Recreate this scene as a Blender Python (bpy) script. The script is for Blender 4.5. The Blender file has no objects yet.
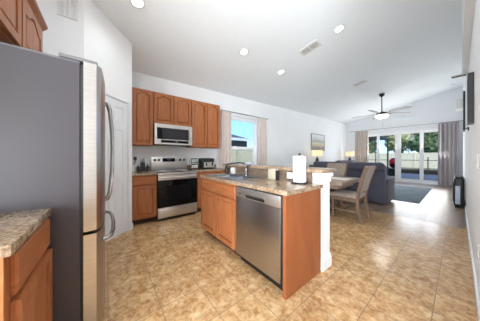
import bpy, bmesh, math, random
from mathutils import Vector, Matrix, noise
random.seed(7)
PI = math.pi
scn = bpy.context.scene
COL = scn.collection

# ------------------------------------------------------------------ camera
cd = bpy.data.cameras.new('camera'); cam = bpy.data.objects.new('camera', cd); COL.objects.link(cam)
cam.location = (0, 0, 1.2); cam.rotation_euler = (PI/2, 0, math.radians(52.0))
cd.sensor_width = 36; cd.lens = 36*171/480; cd.shift_y = -3.5/480; cd.clip_start = .03; cd.clip_end = 200
scn.camera = cam

# ------------------------------------------------------------------ world, sun, area lights, exposure
wd = bpy.data.worlds.new('sky'); scn.world = wd; wd.use_nodes = True
nt = wd.node_tree; nt.nodes.clear()
_tc = nt.nodes.new('ShaderNodeTexCoord'); _sp = nt.nodes.new('ShaderNodeSeparateXYZ')
_rp = nt.nodes.new('ShaderNodeValToRGB'); _bg = nt.nodes.new('ShaderNodeBackground'); _wo = nt.nodes.new('ShaderNodeOutputWorld')
nt.links.new(_tc.outputs['Generated'], _sp.inputs[0]); nt.links.new(_sp.outputs['Z'], _rp.inputs[0])
nt.links.new(_rp.outputs[0], _bg.inputs[0]); nt.links.new(_bg.outputs[0], _wo.inputs[0])
e = _rp.color_ramp.elements
e[0].position = 0.0; e[0].color = (.60, .76, 1, 1)
e[1].position = .5; e[1].color = (.16, .40, .88, 1)
k_ = e.new(.12); k_.color = (.30, .56, 1, 1)
_bg.inputs[1].default_value = 1.15

def sun(direction, power):
    l = bpy.data.lights.new('sun', 'SUN'); l.energy = power; l.angle = .03; l.color = (1, .95, .87)
    o = bpy.data.objects.new('sun', l); COL.objects.link(o)
    o.rotation_euler = Vector(direction).to_track_quat('-Z', 'Y').to_euler()
sun((-.45, .6, -.75), 2.9)

def area(name, loc, direction, sx, sy, power, color):
    l = bpy.data.lights.new(name, 'AREA'); l.shape = 'RECTANGLE'; l.size = sx; l.size_y = sy; l.energy = power; l.color = color
    o = bpy.data.objects.new(name, l); COL.objects.link(o); o.location = loc
    o.rotation_euler = Vector(direction).to_track_quat('-Z', 'Y').to_euler()
# added fill lamps: an unseen one behind camera, one inside the sliding doors
area('fill_behind', (.9, -3.0, 1.5), (-.35, .8, .75), 3.6, 2.4, 720, (.92, .965, 1))
area('fill_patio', (-1.83, 11.05, 1.25), (0, -1, .5), 3.1, 2.3, 56, (1, .985, .96))
CAN_POWER = 3.2
scn.view_settings.view_transform = 'Standard'; scn.view_settings.look = 'None'
scn.view_settings.exposure = 0.82; scn.view_settings.gamma = 1; scn.view_settings.use_curve_mapping = False
scn.cycles.max_bounces = 10; scn.cycles.diffuse_bounces = 7; scn.cycles.glossy_bounces = 4
scn.cycles.transparent_max_bounces = 12; scn.cycles.use_denoising = True
scn.cycles.sample_clamp_indirect = 6

# ------------------------------------------------------------------ materials
def s2l(c):
    return tuple(((v/255)/12.92 if v/255 <= .04045 else ((v/255+.055)/1.055)**2.4) for v in c) + (1,)
class NT:
    def __init__(s, name):
        s.m = bpy.data.materials.new(name); s.m.use_nodes = True; s.t = s.m.node_tree
        s.b = s.t.nodes['Principled BSDF']
    def n(s, t, **kw):
        x = s.t.nodes.new('ShaderNode'+t)
        for k, v in kw.items(): setattr(x, k, v)
        return x
    def l(s, a, b): s.t.links.new(a, b)
    def coord(s, scale=(1, 1, 1), world=False, loc=(0, 0, 0)):
        mp = s.n('Mapping'); mp.inputs['Scale'].default_value = scale; mp.inputs['Location'].default_value = loc
        if world: s.l(s.n('NewGeometry').outputs['Position'], mp.inputs[0])
        else: s.l(s.n('TexCoord').outputs['Object'], mp.inputs[0])
        return mp.outputs[0]
    def noise(s, vec, scale, detail=3, rough=.55, dist=0):
        x = s.n('TexNoise'); x.inputs['Scale'].default_value = scale; x.inputs['Detail'].default_value = detail
        x.inputs['Roughness'].default_value = rough; x.inputs['Distortion'].default_value = dist
        s.l(vec, x.inputs['Vector']); return x.outputs['Fac']
    def ramp(s, fac, stops):
        r = s.n('ValToRGB'); e = r.color_ramp.elements
        while len(e) < len(stops): e.new(.5)
        for i, (p, c) in enumerate(stops): e[i].position = p; e[i].color = s2l(c)
        s.l(fac, r.inputs[0]); return r.outputs[0]
    def mix(s, fac, a, b, mode='MIX'):
        x = s.n('MixRGB', blend_type=mode)
        for sock, v in ((x.inputs[0], fac), (x.inputs[1], a), (x.inputs[2], b)):
            if isinstance(v, (int, float)): sock.default_value = v
            elif isinstance(v, tuple): sock.default_value = v
            else: s.l(v, sock)
        return x.outputs[0]
    def bump(s, h, strength, dist=.002):
        x = s.n('Bump'); x.inputs['Strength'].default_value = strength; x.inputs['Distance'].default_value = dist
        s.l(h, x.inputs['Height']); s.l(x.outputs[0], s.b.inputs['Normal'])
def simple(name, col, rough=.5, metal=0, var=.05, scale=8, bump=0, spec=.5):
    t = NT(name); v = t.coord()
    f = t.noise(v, scale)
    lo = tuple(max(0, c*(1-var)) for c in col); hi = tuple(min(255, c*(1+var)) for c in col)
    t.l(t.ramp(f, [(.3, lo), (.7, hi)]), t.b.inputs['Base Color'])
    t.b.inputs['Roughness'].default_value = rough; t.b.inputs['Metallic'].default_value = metal
    t.b.inputs['Specular IOR Level'].default_value = spec
    if bump: t.bump(f, bump)
    return t.m
def wood(name, dark, mid, light, scale=(9, 9, .8), rough=.38):
    t = NT(name); v = t.coord(scale)
    f = t.noise(v, 3.0, 5, .6, .6)
    g = t.noise(t.coord(tuple(c*8 for c in scale)), 3, 2)
    c = t.ramp(f, [(.25, dark), (.5, mid), (.78, light)])
    c = t.mix(.16, c, t.ramp(g, [(.35, dark), (.65, light)]))
    t.l(c, t.b.inputs['Base Color']); t.b.inputs['Roughness'].default_value = rough
    t.b.inputs['Specular IOR Level'].default_value = .35
    return t.m
def granite(name, world=True, scale=1.0):
    t = NT(name); v = t.coord((1, 1, 1), world)
    a = t.noise(v, 16*scale, 6, .7, 1.2); b = t.noise(v, 60*scale, 4, .7); c = t.noise(v, 7*scale, 3, .6, .8)
    base = t.ramp(a, [(.32, (48, 36, 30)), (.44, (100, 77, 60)), (.55, (158, 134, 106)), (.70, (206, 188, 160))])
    base = t.mix(.55, base, t.ramp(b, [(.38, (42, 32, 28)), (.49, (144, 116, 88)), (.66, (214, 198, 172))]))
    base = t.mix(.30, base, t.ramp(c, [(.35, (96, 74, 58)), (.65, (184, 168, 150))]))
    t.l(base, t.b.inputs['Base Color']); t.b.inputs['Roughness'].default_value = .2
    return t.m
def steel(name, col, rough=.3, stretch=(1, 1, 60), metal=1.0):
    t = NT(name); f = t.noise(t.coord(stretch), 6, 3)
    t.l(t.ramp(f, [(.3, tuple(c*.94 for c in col)), (.7, tuple(min(255, c*1.04) for c in col))]), t.b.inputs['Base Color'])
    t.b.inputs['Metallic'].default_value = metal; t.b.inputs['Roughness'].default_value = rough
    return t.m
def tile_floor():
    t = NT('tan_tile'); v = t.coord((1, 1, 1), True, (.125, -.01, 0))
    br = t.n('TexBrick'); br.offset = 0; br.squash = 1
    for k, x in (('Scale', 1), ('Mortar Size', .0032), ('Mortar Smooth', .3), ('Bias', 0), ('Brick Width', .3333), ('Row Height', .3333)):
        br.inputs[k].default_value = x
    br.inputs['Color1'].default_value = (.0, .0, .0, 1); br.inputs['Color2'].default_value = (1, 1, 1, 1)
    t.l(v, br.inputs['Vector'])
    a = t.noise(v, 8, 5, .65, .8); b = t.noise(v, 22, 4, .6, .8)
    c = t.ramp(a, [(.30, (144, 100, 58)), (.46, (176, 135, 88)), (.56, (194, 158, 112)), (.72, (214, 187, 146))])
    c = t.mix(.42, c, t.ramp(b, [(.36, (132, 94, 58)), (.5, (186, 150, 108)), (.64, (216, 194, 160))]))
    tint = t.mix(.10, c, br.outputs['Color'], 'OVERLAY')
    col = t.mix(br.outputs['Fac'], tint, s2l((140, 116, 92)))
    t.l(col, t.b.inputs['Base Color'])
    r = t.n('MapRange'); r.inputs['To Min'].default_value = .13; r.inputs['To Max'].default_value = .26
    t.l(b, r.inputs[0]); t.l(r.outputs[0], t.b.inputs['Roughness']); t.b.inputs['Specular IOR Level'].default_value = .35
    inv = t.n('Math', operation='SUBTRACT'); inv.inputs[0].default_value = 1; t.l(br.outputs['Fac'], inv.inputs[1])
    t.bump(inv.outputs[0], .35, .002)
    return t.m
def plank_floor():
    t = NT('grey_brown_planks'); v0 = t.coord((1, 1, 1), True)
    mp = t.n('Mapping'); mp.inputs['Rotation'].default_value = (0, 0, PI/2); t.l(v0, mp.inputs[0]); v = mp.outputs[0]
    br = t.n('TexBrick'); br.offset = .5
    for k, x in (('Scale', 1), ('Mortar Size', .009), ('Mortar Smooth', .2), ('Bias', 0), ('Brick Width', .62), ('Row Height', .2)):
        br.inputs[k].default_value = x
    br.inputs['Color1'].default_value = s2l((92, 76, 64)); br.inputs['Color2'].default_value = s2l((158, 140, 124))
    br.inputs['Mortar'].default_value = s2l((82, 70, 62)); t.l(v, br.inputs['Vector'])
    mg = t.n('Mapping'); mg.inputs['Scale'].default_value = (2, 22, 1); t.l(v, mg.inputs[0])
    g = t.noise(mg.outputs[0], 3, 4, .6, .5)
    c = t.mix(.4, br.outputs['Color'], t.ramp(g, [(.3, (112, 86, 68)), (.7, (196, 172, 150))]))
    t.l(c, t.b.inputs['Base Color']); t.b.inputs['Roughness'].default_value = .28
    return t.m
def glass_mat(name, gloss=.06):
    m = bpy.data.materials.new(name); m.use_nodes = True; t = m.node_tree; t.nodes.clear()
    o = t.nodes.new('ShaderNodeOutputMaterial'); mx = t.nodes.new('ShaderNodeMixShader')
    tr = t.nodes.new('ShaderNodeBsdfTransparent'); gl = t.nodes.new('ShaderNodeBsdfGlossy'); gl.inputs['Roughness'].default_value = .02
    tr.inputs[0].default_value = (.94, .97, .97, 1)
    mx.inputs[0].default_value = gloss
    t.links.new(tr.outputs[0], mx.inputs[1]); t.links.new(gl.outputs[0], mx.inputs[2]); t.links.new(mx.outputs[0], o.inputs[0])
    return m
def emit(name, col, power):
    t = NT(name); t.b.inputs['Base Color'].default_value = s2l(col); t.b.inputs['Emission Color'].default_value = s2l(col)
    t.b.inputs['Emission Strength'].default_value = power
    return t.m
def shade_mat():
    t = NT('cream_lamp_shade'); f = t.noise(t.coord((40, 40, 40)), 4)
    t.l(t.ramp(f, [(.3, (232, 205, 165)), (.7, (244, 222, 186))]), t.b.inputs['Base Color'])
    t.b.inputs['Roughness'].default_value = .9
    t.b.inputs['Emission Color'].default_value = s2l((255, 214, 164)); t.b.inputs['Emission Strength'].default_value = .40
    return t.m
def weave(name, c1, c2, scale=160, rough=.9):
    t = NT(name); v = t.coord()
    a = t.noise(v, scale, 2); b = t.noise(v, 5, 3)
    c = t.mix(.35, t.ramp(a, [(.3, c1), (.7, c2)]), t.ramp(b, [(.3, c1), (.7, c2)]))
    t.l(c, t.b.inputs['Base Color']); t.b.inputs['Roughness'].default_value = rough
    t.b.inputs['Sheen Weight'].default_value = .2
    t.bump(a, .15, .001)
    return t.m
def art_mat():
    t = NT('landscape_print'); v = t.coord((1, 1, 1))
    sp = t.n('SeparateXYZ'); t.l(v, sp.inputs[0])
    n1 = t.noise(t.coord((1, 3, 5)), 2.4, 5, .65, 1)
    ad = t.n('Math', operation='MULTIPLY_ADD'); ad.inputs[1].default_value = .55; t.l(n1, ad.inputs[0]); t.l(sp.outputs['Z'], ad.inputs[2])
    c = t.ramp(ad.outputs[0], [(-.0, (120, 116, 108)), (.12, (178, 164, 132)), (.24, (206, 200, 186)), (.33, (138, 140, 140)), (.42, (196, 200, 202)), (.6, (222, 226, 228))])
    t.l(c, t.b.inputs['Base Color']); t.b.inputs['Roughness'].default_value = .6
    return t.m
def rug_mat():
    t = NT('slate_rug_pile'); v = t.coord()
    a = t.noise(v, 4, 5, .6, 1); b = t.noise(v, 90, 2)
    c = t.mix(.3, t.ramp(a, [(.3, (70, 84, 96)), (.7, (112, 128, 140))]), t.ramp(b, [(.3, (60, 74, 86)), (.7, (132, 148, 158))]))
    t.l(c, t.b.inputs['Base Color']); t.b.inputs['Roughness'].default_value = .95; t.bump(b, .4, .004)
    return t.m
def leaf_mat(name, a, b):
    t = NT(name); f = t.noise(t.coord(), 3.5, 5, .7)
    t.l(t.ramp(f, [(.3, a), (.7, b)]), t.b.inputs['Base Color']); t.b.inputs['Roughness'].default_value = .8
    return t.m
def stone_tile():
    t = NT('stone_mosaic'); v = t.coord((1, 1, 1), True)
    mp = t.n('Mapping'); mp.inputs['Rotation'].default_value = (PI/2, 0, 0); t.l(v, mp.inputs[0])
    br = t.n('TexBrick'); br.offset = .5
    for k, x in (('Scale', 1), ('Mortar Size', .003), ('Brick Width', .1), ('Row Height', .05)): br.inputs[k].default_value = x
    br.inputs['Color1'].default_value = s2l((84, 70, 58)); br.inputs['Color2'].default_value = s2l((128, 108, 92)); br.inputs['Mortar'].default_value = s2l((112, 100, 90))
    t.l(mp.outputs[0], br.inputs['Vector'])
    c = t.mix(.45, br.outputs['Color'], t.ramp(t.noise(v, 22, 4, .65, 1), [(.3, (62, 50, 42)), (.7, (148, 130, 112))]))
    t.l(c, t.b.inputs['Base Color']); t.b.inputs['Roughness'].default_value = .4
    return t.m

M = dict(
    wall=simple('white_wall_paint', (234, 237, 240), .75, var=.008, scale=2),
    ceil=simple('white_ceiling_paint', (231, 237, 241), .85, var=.01, scale=30, bump=.05),
    greige=simple('greige_wall_paint', (168, 164, 160), .8, var=.01, scale=2),
    trim=simple('white_gloss_paint', (224, 227, 231), .4, var=.006),
    tile=tile_floor(), plank=plank_floor(),
    wood=wood('honey_cabinet_wood', (134, 76, 40), (159, 96, 57), (178, 117, 77)),
    woodh=wood('honey_cabinet_wood_across', (132, 74, 38), (157, 94, 55), (176, 115, 75), (.9, .9, 9)),
    panel=wood('cabinet_side_veneer', (124, 70, 38), (139, 79, 46), (151, 91, 55), (3, 3, .5)),
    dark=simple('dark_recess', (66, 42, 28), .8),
    granite=granite('brown_granite'), stone=stone_tile(),
    steel=steel('brushed_steel', (182, 179, 177), .3), steelh=steel('brushed_steel_across', (214, 211, 207), .42, (1, 1, 80)),
    faucetm=steel('brushed_nickel', (112, 114, 118), .25, (1, 1, 1)), chrome=steel('chrome', (225, 226, 228), .08, (1, 1, 1)),
    handle=steel('steel_handle', (172, 172, 174), .24, (1, 1, 1)),
    fside=simple('charcoal_fridge_side', (57, 53, 59), .4, var=.015, scale=40),
    gasket=simple('black_gasket', (30, 30, 32), .6),
    hinge=simple('grey_hinge_cover', (96, 96, 98), .45),
    bglass=simple('black_glass', (10, 11, 15), .09, var=.02, spec=.22),
    ovenglass=simple('oven_window_glass', (22, 22, 26), .12, var=.02, spec=.2),
    mwglass=simple('smoked_glass', (30, 32, 38), .1, var=.05),
    black=simple('black_plastic', (24, 24, 26), .4),
    display=emit('range_display_glow', (40, 66, 96), .12),
    silver=simple('silver_plastic', (196, 198, 200), .35, metal=.4),
    white=simple('white_plastic', (216, 216, 214), .4, var=.01),
    ceramic=simple('white_ceramic', (232, 230, 224), .2, var=.01),
    sinksteel=steel('satin_sink_steel', (148, 152, 158), .38, (1, 1, 1)), cream=simple('cream_ceramic', (172, 164, 146), .35, var=.02),
    paper=simple('paper_towel', (214, 214, 214), .95, var=.012, scale=60, bump=.2),
    curtain=weave('grey_beige_linen', (190, 178, 170), (216, 206, 200), 220),
    curtaing=weave('grey_linen', (168, 163, 166), (198, 193, 196), 220),
    rod=simple('nickel_rod', (150, 150, 154), .35, metal=.8),
    glass=glass_mat('clear_glass', .015),
    vinyl=simple('white_vinyl_frame', (238, 239, 241), .35, var=.006),
    sofa=weave('slate_blue_upholstery', (56, 57, 70), (78, 80, 96), 120),
    sofa2=weave('dark_grey_upholstery', (66, 64, 72), (86, 83, 92), 120),
    chairf=weave('beige_chair_fabric', (132, 119, 107), (162, 148, 136), 180),
    chairw=wood('weathered_chair_wood', (92, 74, 60), (116, 95, 79), (138, 116, 99), (6, 6, 1.2), .55),
    table=wood('greyed_table_wood', (120, 104, 92), (146, 130, 116), (172, 158, 144), (1.2, 9, 9), .45),
    iron=simple('dark_iron', (34, 34, 40), .4, metal=.6),
    linen=weave('light_runner', (206, 198, 186), (226, 220, 210), 180),
    rug=rug_mat(), shade=shade_mat(), art=art_mat(),
    frame=simple('pale_grey_frame', (150, 146, 140), .5), blackf=simple('black_frame', (28, 28, 32), .35),
    browntrim=wood('brown_frame_wood', (86, 62, 46), (112, 84, 62), (136, 104, 80)),
    lampbase=simple('dark_lamp_base', (58, 60, 66), .25), sidet=wood('grey_side_table', (92, 84, 80), (118, 110, 104), (140, 132, 126)),
    can=emit('lit_can_lens', (255, 250, 240), 4.0), bowl=emit('lit_fan_bowl', (255, 248, 236), 3.2),
    fan=simple('dark_bronze_fan', (52, 48, 48), .4, metal=.4), blade=simple('grey_fan_blade', (84, 80, 82), .35),
    vent=simple('white_vent_metal', (216, 216, 214), .5), ventd=simple('vent_shadow_core', (84, 82, 78), .7),
    lblue=simple('pale_blue_panel', (186, 202, 222), .25),
    fence=simple('cream_vinyl_fence', (212, 200, 172), .6), tanfence=simple('tan_fence', (196, 186, 158), .7),
    deck=simple('blue_patio_floor', (44, 62, 92), .35, var=.1), grass=leaf_mat('lawn', (96, 112, 62), (140, 150, 92)),
    leafd=leaf_mat('dark_leaves', (44, 58, 38), (104, 122, 74)), leafl=leaf_mat('olive_leaves', (96, 104, 62), (168, 164, 110)),
    bark=simple('bark', (92, 78, 64), .9, var=.2), bronze=simple('dark_bronze_metal', (46, 44, 46), .5),
    siding=simple('grey_house_siding', (78, 80, 86), .8), roof=simple('dark_roof_shingle', (76, 72, 72), .9, var=.15, scale=20),
    fascia=simple('white_fascia', (222, 222, 220), .6), red=simple('red_enamel', (196, 40, 48), .3),
    soil=simple('shaded_mulch', (52, 44, 38), .95, var=.3, scale=12),  # mulch colour darkened to carry the shade lying over the bed
)

# ------------------------------------------------------------------ mesh builder
W = {}
class MB:
    def __init__(s): s.bm = bmesh.new()
    def box(s, x0, x1, y0, y1, z0, z1, bev=0, seg=2, mat=None):
        r = bmesh.ops.create_cube(s.bm, size=1)
        vs = r['verts']
        for v in vs: v.co = Vector(((x0+x1)/2+v.co.x*(x1-x0), (y0+y1)/2+v.co.y*(y1-y0), (z0+z1)/2+v.co.z*(z1-z0)))
        if bev:
            es = list({e for v in vs for e in v.link_edges})
            r = bmesh.ops.bevel(s.bm, geom=es, offset=bev, segments=seg, profile=.5, affect='EDGES')
            vs = list({v for f in r['faces'] for v in f.verts} | {v for v in vs if v.is_valid})
        if mat is not None:
            for v in vs: v.co = mat @ v.co
        return s
    def loft(s, rings, cap=True, close=True):
        R = [[s.bm.verts.new(p) for p in r] for r in rings]
        n = len(R[0])
        for a, b in zip(R, R[1:]):
            for i in range(n if close else n-1):
                j = (i+1) % n
                try: s.bm.faces.new((a[i], a[j], b[j], b[i]))
                except ValueError: pass
        if cap:
            for r in (R[0][::-1], R[-1]):
                try: s.bm.faces.new(r)
                except ValueError: pass
        return s
    def tube(s, pts, rad, seg=10, sx=1.0):
        pts = [Vector(p) for p in pts]; rings = []
        rads = rad if isinstance(rad, (list, tuple)) else [rad]*len(pts)
        t0 = (pts[1]-pts[0]).normalized(); up = Vector((0, 0, 1)) if abs(t0.z) < .9 else Vector((1, 0, 0))
        nrm = t0.cross(up).normalized()
        for i, p in enumerate(pts):
            t = (pts[min(i+1, len(pts)-1)]-pts[max(i-1, 0)]).normalized()
            nrm = (nrm-t*nrm.dot(t)).normalized(); b = t.cross(nrm)
            rings.append([p+(nrm*math.cos(a)*sx+b*math.sin(a))*rads[i] for a in (2*PI*k/seg for k in range(seg))])
        return s.loft(rings)
    def cyl(s, p0, p1, r, seg=20, r1=None): return s.tube([p0, p1], [r, r if r1 is None else r1], seg)
    def lathe(s, prof, c=(0, 0, 0), seg=24, sx=1, sy=1):
        rings = [[Vector((c[0]+max(r, 1e-4)*math.cos(2*PI*k/seg)*sx, c[1]+max(r, 1e-4)*math.sin(2*PI*k/seg)*sy, c[2]+z)) for k in range(seg)] for r, z in prof]
        return s.loft(rings)
    def prism(s, poly, fn, t0, t1):      # poly of (a,b); fn(a,b,c)->Vector
        return s.loft([[fn(a, b, t0) for a, b in poly], [fn(a, b, t1) for a, b in poly]])
    def ring(s, outer, inner, fn, t0, t1):
        n = len(outer); V = {}
        for nm, lp in (('o', outer), ('i', inner)):
            for k, t in enumerate((t0, t1)): V[nm, k] = [s.bm.verts.new(fn(a, b, t)) for a, b in lp]
        for i in range(n):
            j = (i+1) % n
            for q in ((V['o', 1][i], V['o', 1][j], V['i', 1][j], V['i', 1][i]), (V['o', 0][j], V['o', 0][i], V['i', 0][i], V['i', 0][j]),
                      (V['o', 0][i], V['o', 0][j], V['o', 1][j], V['o', 1][i]), (V['i', 0][j], V['i', 0][i], V['i', 1][i], V['i', 1][j])):
                try: s.bm.faces.new(q)
                except ValueError: pass
        return s
    def build(s, name, mat, parent=None, smooth=False, struct=False):
        bmesh.ops.recalc_face_normals(s.bm, faces=s.bm.faces)
        vs = [v.co for v in s.bm.verts]
        lo = Vector((min(v.x for v in vs), min(v.y for v in vs), min(v.z for v in vs)))
        hi = Vector((max(v.x for v in vs), max(v.y for v in vs), max(v.z for v in vs)))
        c = (lo+hi)/2
        bmesh.ops.translate(s.bm, verts=s.bm.verts, vec=-c)
        me = bpy.data.meshes.new(name); s.bm.to_mesh(me); s.bm.free()
        me.materials.append(M[mat] if isinstance(mat, str) else mat)
        if smooth:
            for p in me.polygons: p.use_smooth = True
            try: me.set_sharp_from_angle(angle=math.radians(38))
            except Exception: pass
        o = bpy.data.objects.new(name, me); COL.objects.link(o)
        W[o.name] = c.copy()
        if parent is not None:
            o.parent = parent; o.location = c-W[parent.name]
        else: o.location = c
        if struct: o['kind'] = 'structure'
        return o
def tag(o, label, cat, group=None, kind=None):
    o['label'] = label; o['category'] = cat
    if group: o['group'] = group
    if kind: o['kind'] = kind
    return o
def thing(name, label, cat, loc=(0, 0, 0), group=None):
    o = bpy.data.objects.new(name, None); COL.objects.link(o); o.location = loc; o.empty_display_size = .1
    W[o.name] = Vector(loc); return tag(o, label, cat, group)
def copy_tree(o, parent=None):
    c = o.copy(); COL.objects.link(c); W[c.name] = W[o.name]
    if parent is not None: c.parent = parent
    for ch in [x for x in bpy.data.objects if x.parent == o and x is not c]: copy_tree(ch, c)
    return c
def place(o, loc, rz=0, label=None, group=None):
    o.location = loc; o.rotation_euler.z = rz
    if label: o['label'] = label
    if group: o['group'] = group
    return o
def frame(o, u, n):
    o = Vector(o); u = Vector(u).normalized(); n = Vector(n).normalized(); z = Vector((0, 0, 1))
    return lambda a, b, c: o+u*a+z*b+n*c
def rect(a0, a1, b0, b1): return [(a0, b0), (a1, b0), (a1, b1), (a0, b1)]
def fbox(mb, fn, a0, a1, b0, b1, c0, c1): return mb.prism(rect(a0, a1, b0, b1), fn, c0, c1)

# ------------------------------------------------------------------ setting
ZC = lambda x, y: 2.93+.205*(x+4.07)+.02*y
def ceiling():
    mb = MB(); x0, x1, y0, y1 = -4.19, 3.1, -3.3, 11.4
    lo = [(x, y, ZC(x, y)) for x, y in ((x0, y0), (x1, y0), (x1, y1), (x0, y1))]
    mb.loft([lo, [(x, y, z+.12) for x, y, z in lo]])
    mb.build('ceiling', 'ceil', struct=True)
ceiling()
MB().box(-4.07, 3.0, -3.2, 4.68, -.1, 0).build('floor', 'tile', struct=True)
MB().box(-4.07, 3.0, 4.682, 11.2, -.1, 0).build('floor_living', 'plank', struct=True)
def walls():
    H = 4.7
    mb = MB()                                             # left wall with the window opening; stops at the ceiling
    Y0, Y1, Z0, Z1 = 2.84, 3.86, .94, 2.41
    for y0, y1, z0, z1 in ((-.95, Y0, 0, 3.02), (Y1, 11.2, 0, 3.12), (Y0, Y1, 0, Z0), (Y0, Y1, Z1, 3.02)):
        mb.box(-4.19, -4.07, y0, y1, z0, z1)
    mb.build('wall_left', 'wall', struct=True)
    mb = MB()
    for x0, x1, z0, z1 in ((-4.19, -3.44, 0, 3.14), (-.22, 3.0, 0, 4.75), (-3.44, -.22, 2.46, 3.14)): mb.box(x0, x1, 11.2, 11.32, z0, z1)
    mb.loft([[(-4.19, y, 3.14), (-.22, y, 3.14), (-.22, y, 3.14+.82)] for y in (11.2, 11.32)])
    mb.build('wall_far', 'wall', struct=True)
    MB().box(.1, .22, .9, 11.2, 0, 4.1).build('wall_right', 'wall', struct=True)
    MB().box(-2.92, -1.0+.35, -1.02, -.9, 0, 3.6).build('wall_fridge', 'wall', struct=True)
    MB().box(-2.92, -2.806, -.9, -.214, 0, 3.3).build('wall_pantry_side', 'wall', struct=True)
    MB().box(-4.07, -3.40, .216, .336, 0, 3.1).build('wall_pantry_return', 'wall', struct=True)
    MB().box(-4.19, 3.1, -3.3, -3.2, 0, 4.6).build('wall_back', 'greige', struct=True)
    MB().box(3.0, 3.1, -3.2, 11.2, 0, 4.8).build('wall_side', 'greige', struct=True)
    fn = frame((-3.354, .336, 0), (.548, -.55, 0), (.55, .548, 0))
    mb = MB()
    fbox(mb, fn, 0, .085, 0, 3.25, -.1, 0); fbox(mb, fn, .70, .78, 0, 3.25, -.1, 0); fbox(mb, fn, .085, .70, 2.075, 3.25, -.1, 0)
    mb.build('wall_pantry', 'wall', struct=True)
    # pantry door: six panels
    d = MB(); a0, a1, b0, b1 = .092, .693, .012, 2.055
    fbox(d, fn, a0, a1, b0, b1, -.045, -.022)
    st = .085; w = a1-a0; mid = (a0+a1)/2
    rows = ((.2, .78), (.88, 1.62), (1.71, 1.95))
    for x0, x1 in ((a0, a0+st), (mid-.035, mid+.035), (a1-st, a1)): fbox(d, fn, x0, x1, b0, b1, -.023, -.012)
    prev = b0
    for r0, r1 in rows+((b1, None),):
        for x0, x1 in ((a0+st, mid-.035), (mid+.035, a1-st)):
            fbox(d, fn, x0, x1, prev, r0, -.023, -.012)
            if r1: fbox(d, fn, x0+.03, x1-.03, r0+.03, r1-.03, -.023, -.014)
        prev = r1
    d.build('door_1', 'trim', struct=True)
    c = MB()
    fbox(c, fn, .022, .085, 0, 2.08, 0, .012); fbox(c, fn, .70, .76, 0, 2.08, 0, .012)
    c.build('trim_1', 'trim', struct=True)
    # baseboards
    MB().box(.086, .1, .9, 11.2, 0, .095, .004).build('baseboard_right', 'trim', struct=True)
    MB().box(-.22, .086, 11.186, 11.2, 0, .095, .004).build('baseboard_far', 'trim', struct=True)
    MB().box(-4.07, -4.056, 2.36, 11.2, 0, .095, .004).build('baseboard_left', 'trim', struct=True)
    b = MB(); fbox(b, fn, -.01, .022, 0, .1, 0, .014); b.build('baseboard_pantry', 'trim', struct=True)
    # bulkhead along the top of the right wall, its underside showing beside the far ceiling
    MB().box(.035, .1, .9, 5.3, 2.72, 3.95).build('wall_right_bulkhead', 'wall', struct=True)
walls()

def knee_wall():
    m = MB().box(-2.75, -.985, 1.79, 1.95, 0, 1.03); m.build('wall_bar', 'wall', struct=True)
    p = MB().box(-.98, -.885, 1.782, 1.962, 0, 1.03, .004)
    p.box(-.985, -.868, 1.775, 1.975, 0, .11, .006); p.box(-.985, -.875, 1.778, 1.970, .11, .135, .004)
    p.box(-.985, -.872, 1.772, 1.972, .93, 1.03, .008); p.box(-.98, -.856, 1.76, 1.984, .985, 1.03, .006)
    p.build('trim_2', 'trim', struct=True)
    t = MB().box(-2.74, -.99, 1.774, 1.788, .917, 1.03); tag(t.build('stone_backsplash', 'stone'), 'brown stone tile strip behind the island worktop, under the raised bar', 'backsplash')
    b = MB().box(-2.78, -.855, 1.735, 2.06, 1.032, 1.072, .008, 2)
    tag(b.build('bar_top', 'granite', smooth=True), 'raised granite bar top running behind the island sink', 'bar top')
knee_wall()

# ------------------------------------------------------------------ cabinets
def arch_loop(a0, a1, b0, b1, rise, n=20):
    pts = [(a0, b0), (a1, b0)]
    if rise <= 0: return [(a0, b0), (a1, b0), (a1, b1), (a0, b1)]
    for i in range(n+1):                                  # right to left along the arch
        u = 1-i/n
        q = abs(u-.5)*2
        sh = 0 if q > .74 else (.5*(1+math.cos(PI*q/.74)))**.8
        pts.append((a0+(a1-a0)*u, b1-rise+rise*sh))
    return pts
def outer_for(inner, A0, A1, B0, B1):
    out = [(A0, B0), (A1, B0)]; n = len(inner)-2
    for i in range(n):
        out.append((A1 if i == 0 else A0 if i == n-1 else inner[2+i][0], B1))
    return out
def door_mesh(fn, a0, a1, b0, b1, rise=0, st=.055):
    mb = MB()
    fbox(mb, fn, a0+.003, a1-.003, b0+.003, b1-.003, .001, .003)
    inn = arch_loop(a0+st, a1-st, b0+st, b1-st*.75, rise)
    mb.ring(outer_for(inn, a0, a1, b0, b1), inn, fn, .001, .028)
    g = .014 if not rise else .010
    pan = arch_loop(a0+st+g, a1-st-g, b0+st+g, b1-st*.75-g, rise)
    cx, cy = (a0+a1)/2, (b0+b1)/2
    ins = [(cx+(x-cx)*.86, cy+(y-cy)*.93) for x, y in pan]
    h = .026 if rise else .020
    mb.loft([[fn(a, b, .0025) for a, b in pan], [fn(a, b, .017) for a, b in pan], [fn(a, b, h) for a, b in ins]])
    return mb
def slab_mesh(fn, a0, a1, b0, b1):
    mb = MB(); i = .007
    mb.loft([[fn(a, b, .001) for a, b in rect(a0, a1, b0, b1)], [fn(a, b, .013) for a, b in rect(a0, a1, b0, b1)],
             [fn(a, b, .02) for a, b in rect(a0+i, a1-i, b0+i, b1-i)]])
    return mb
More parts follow.
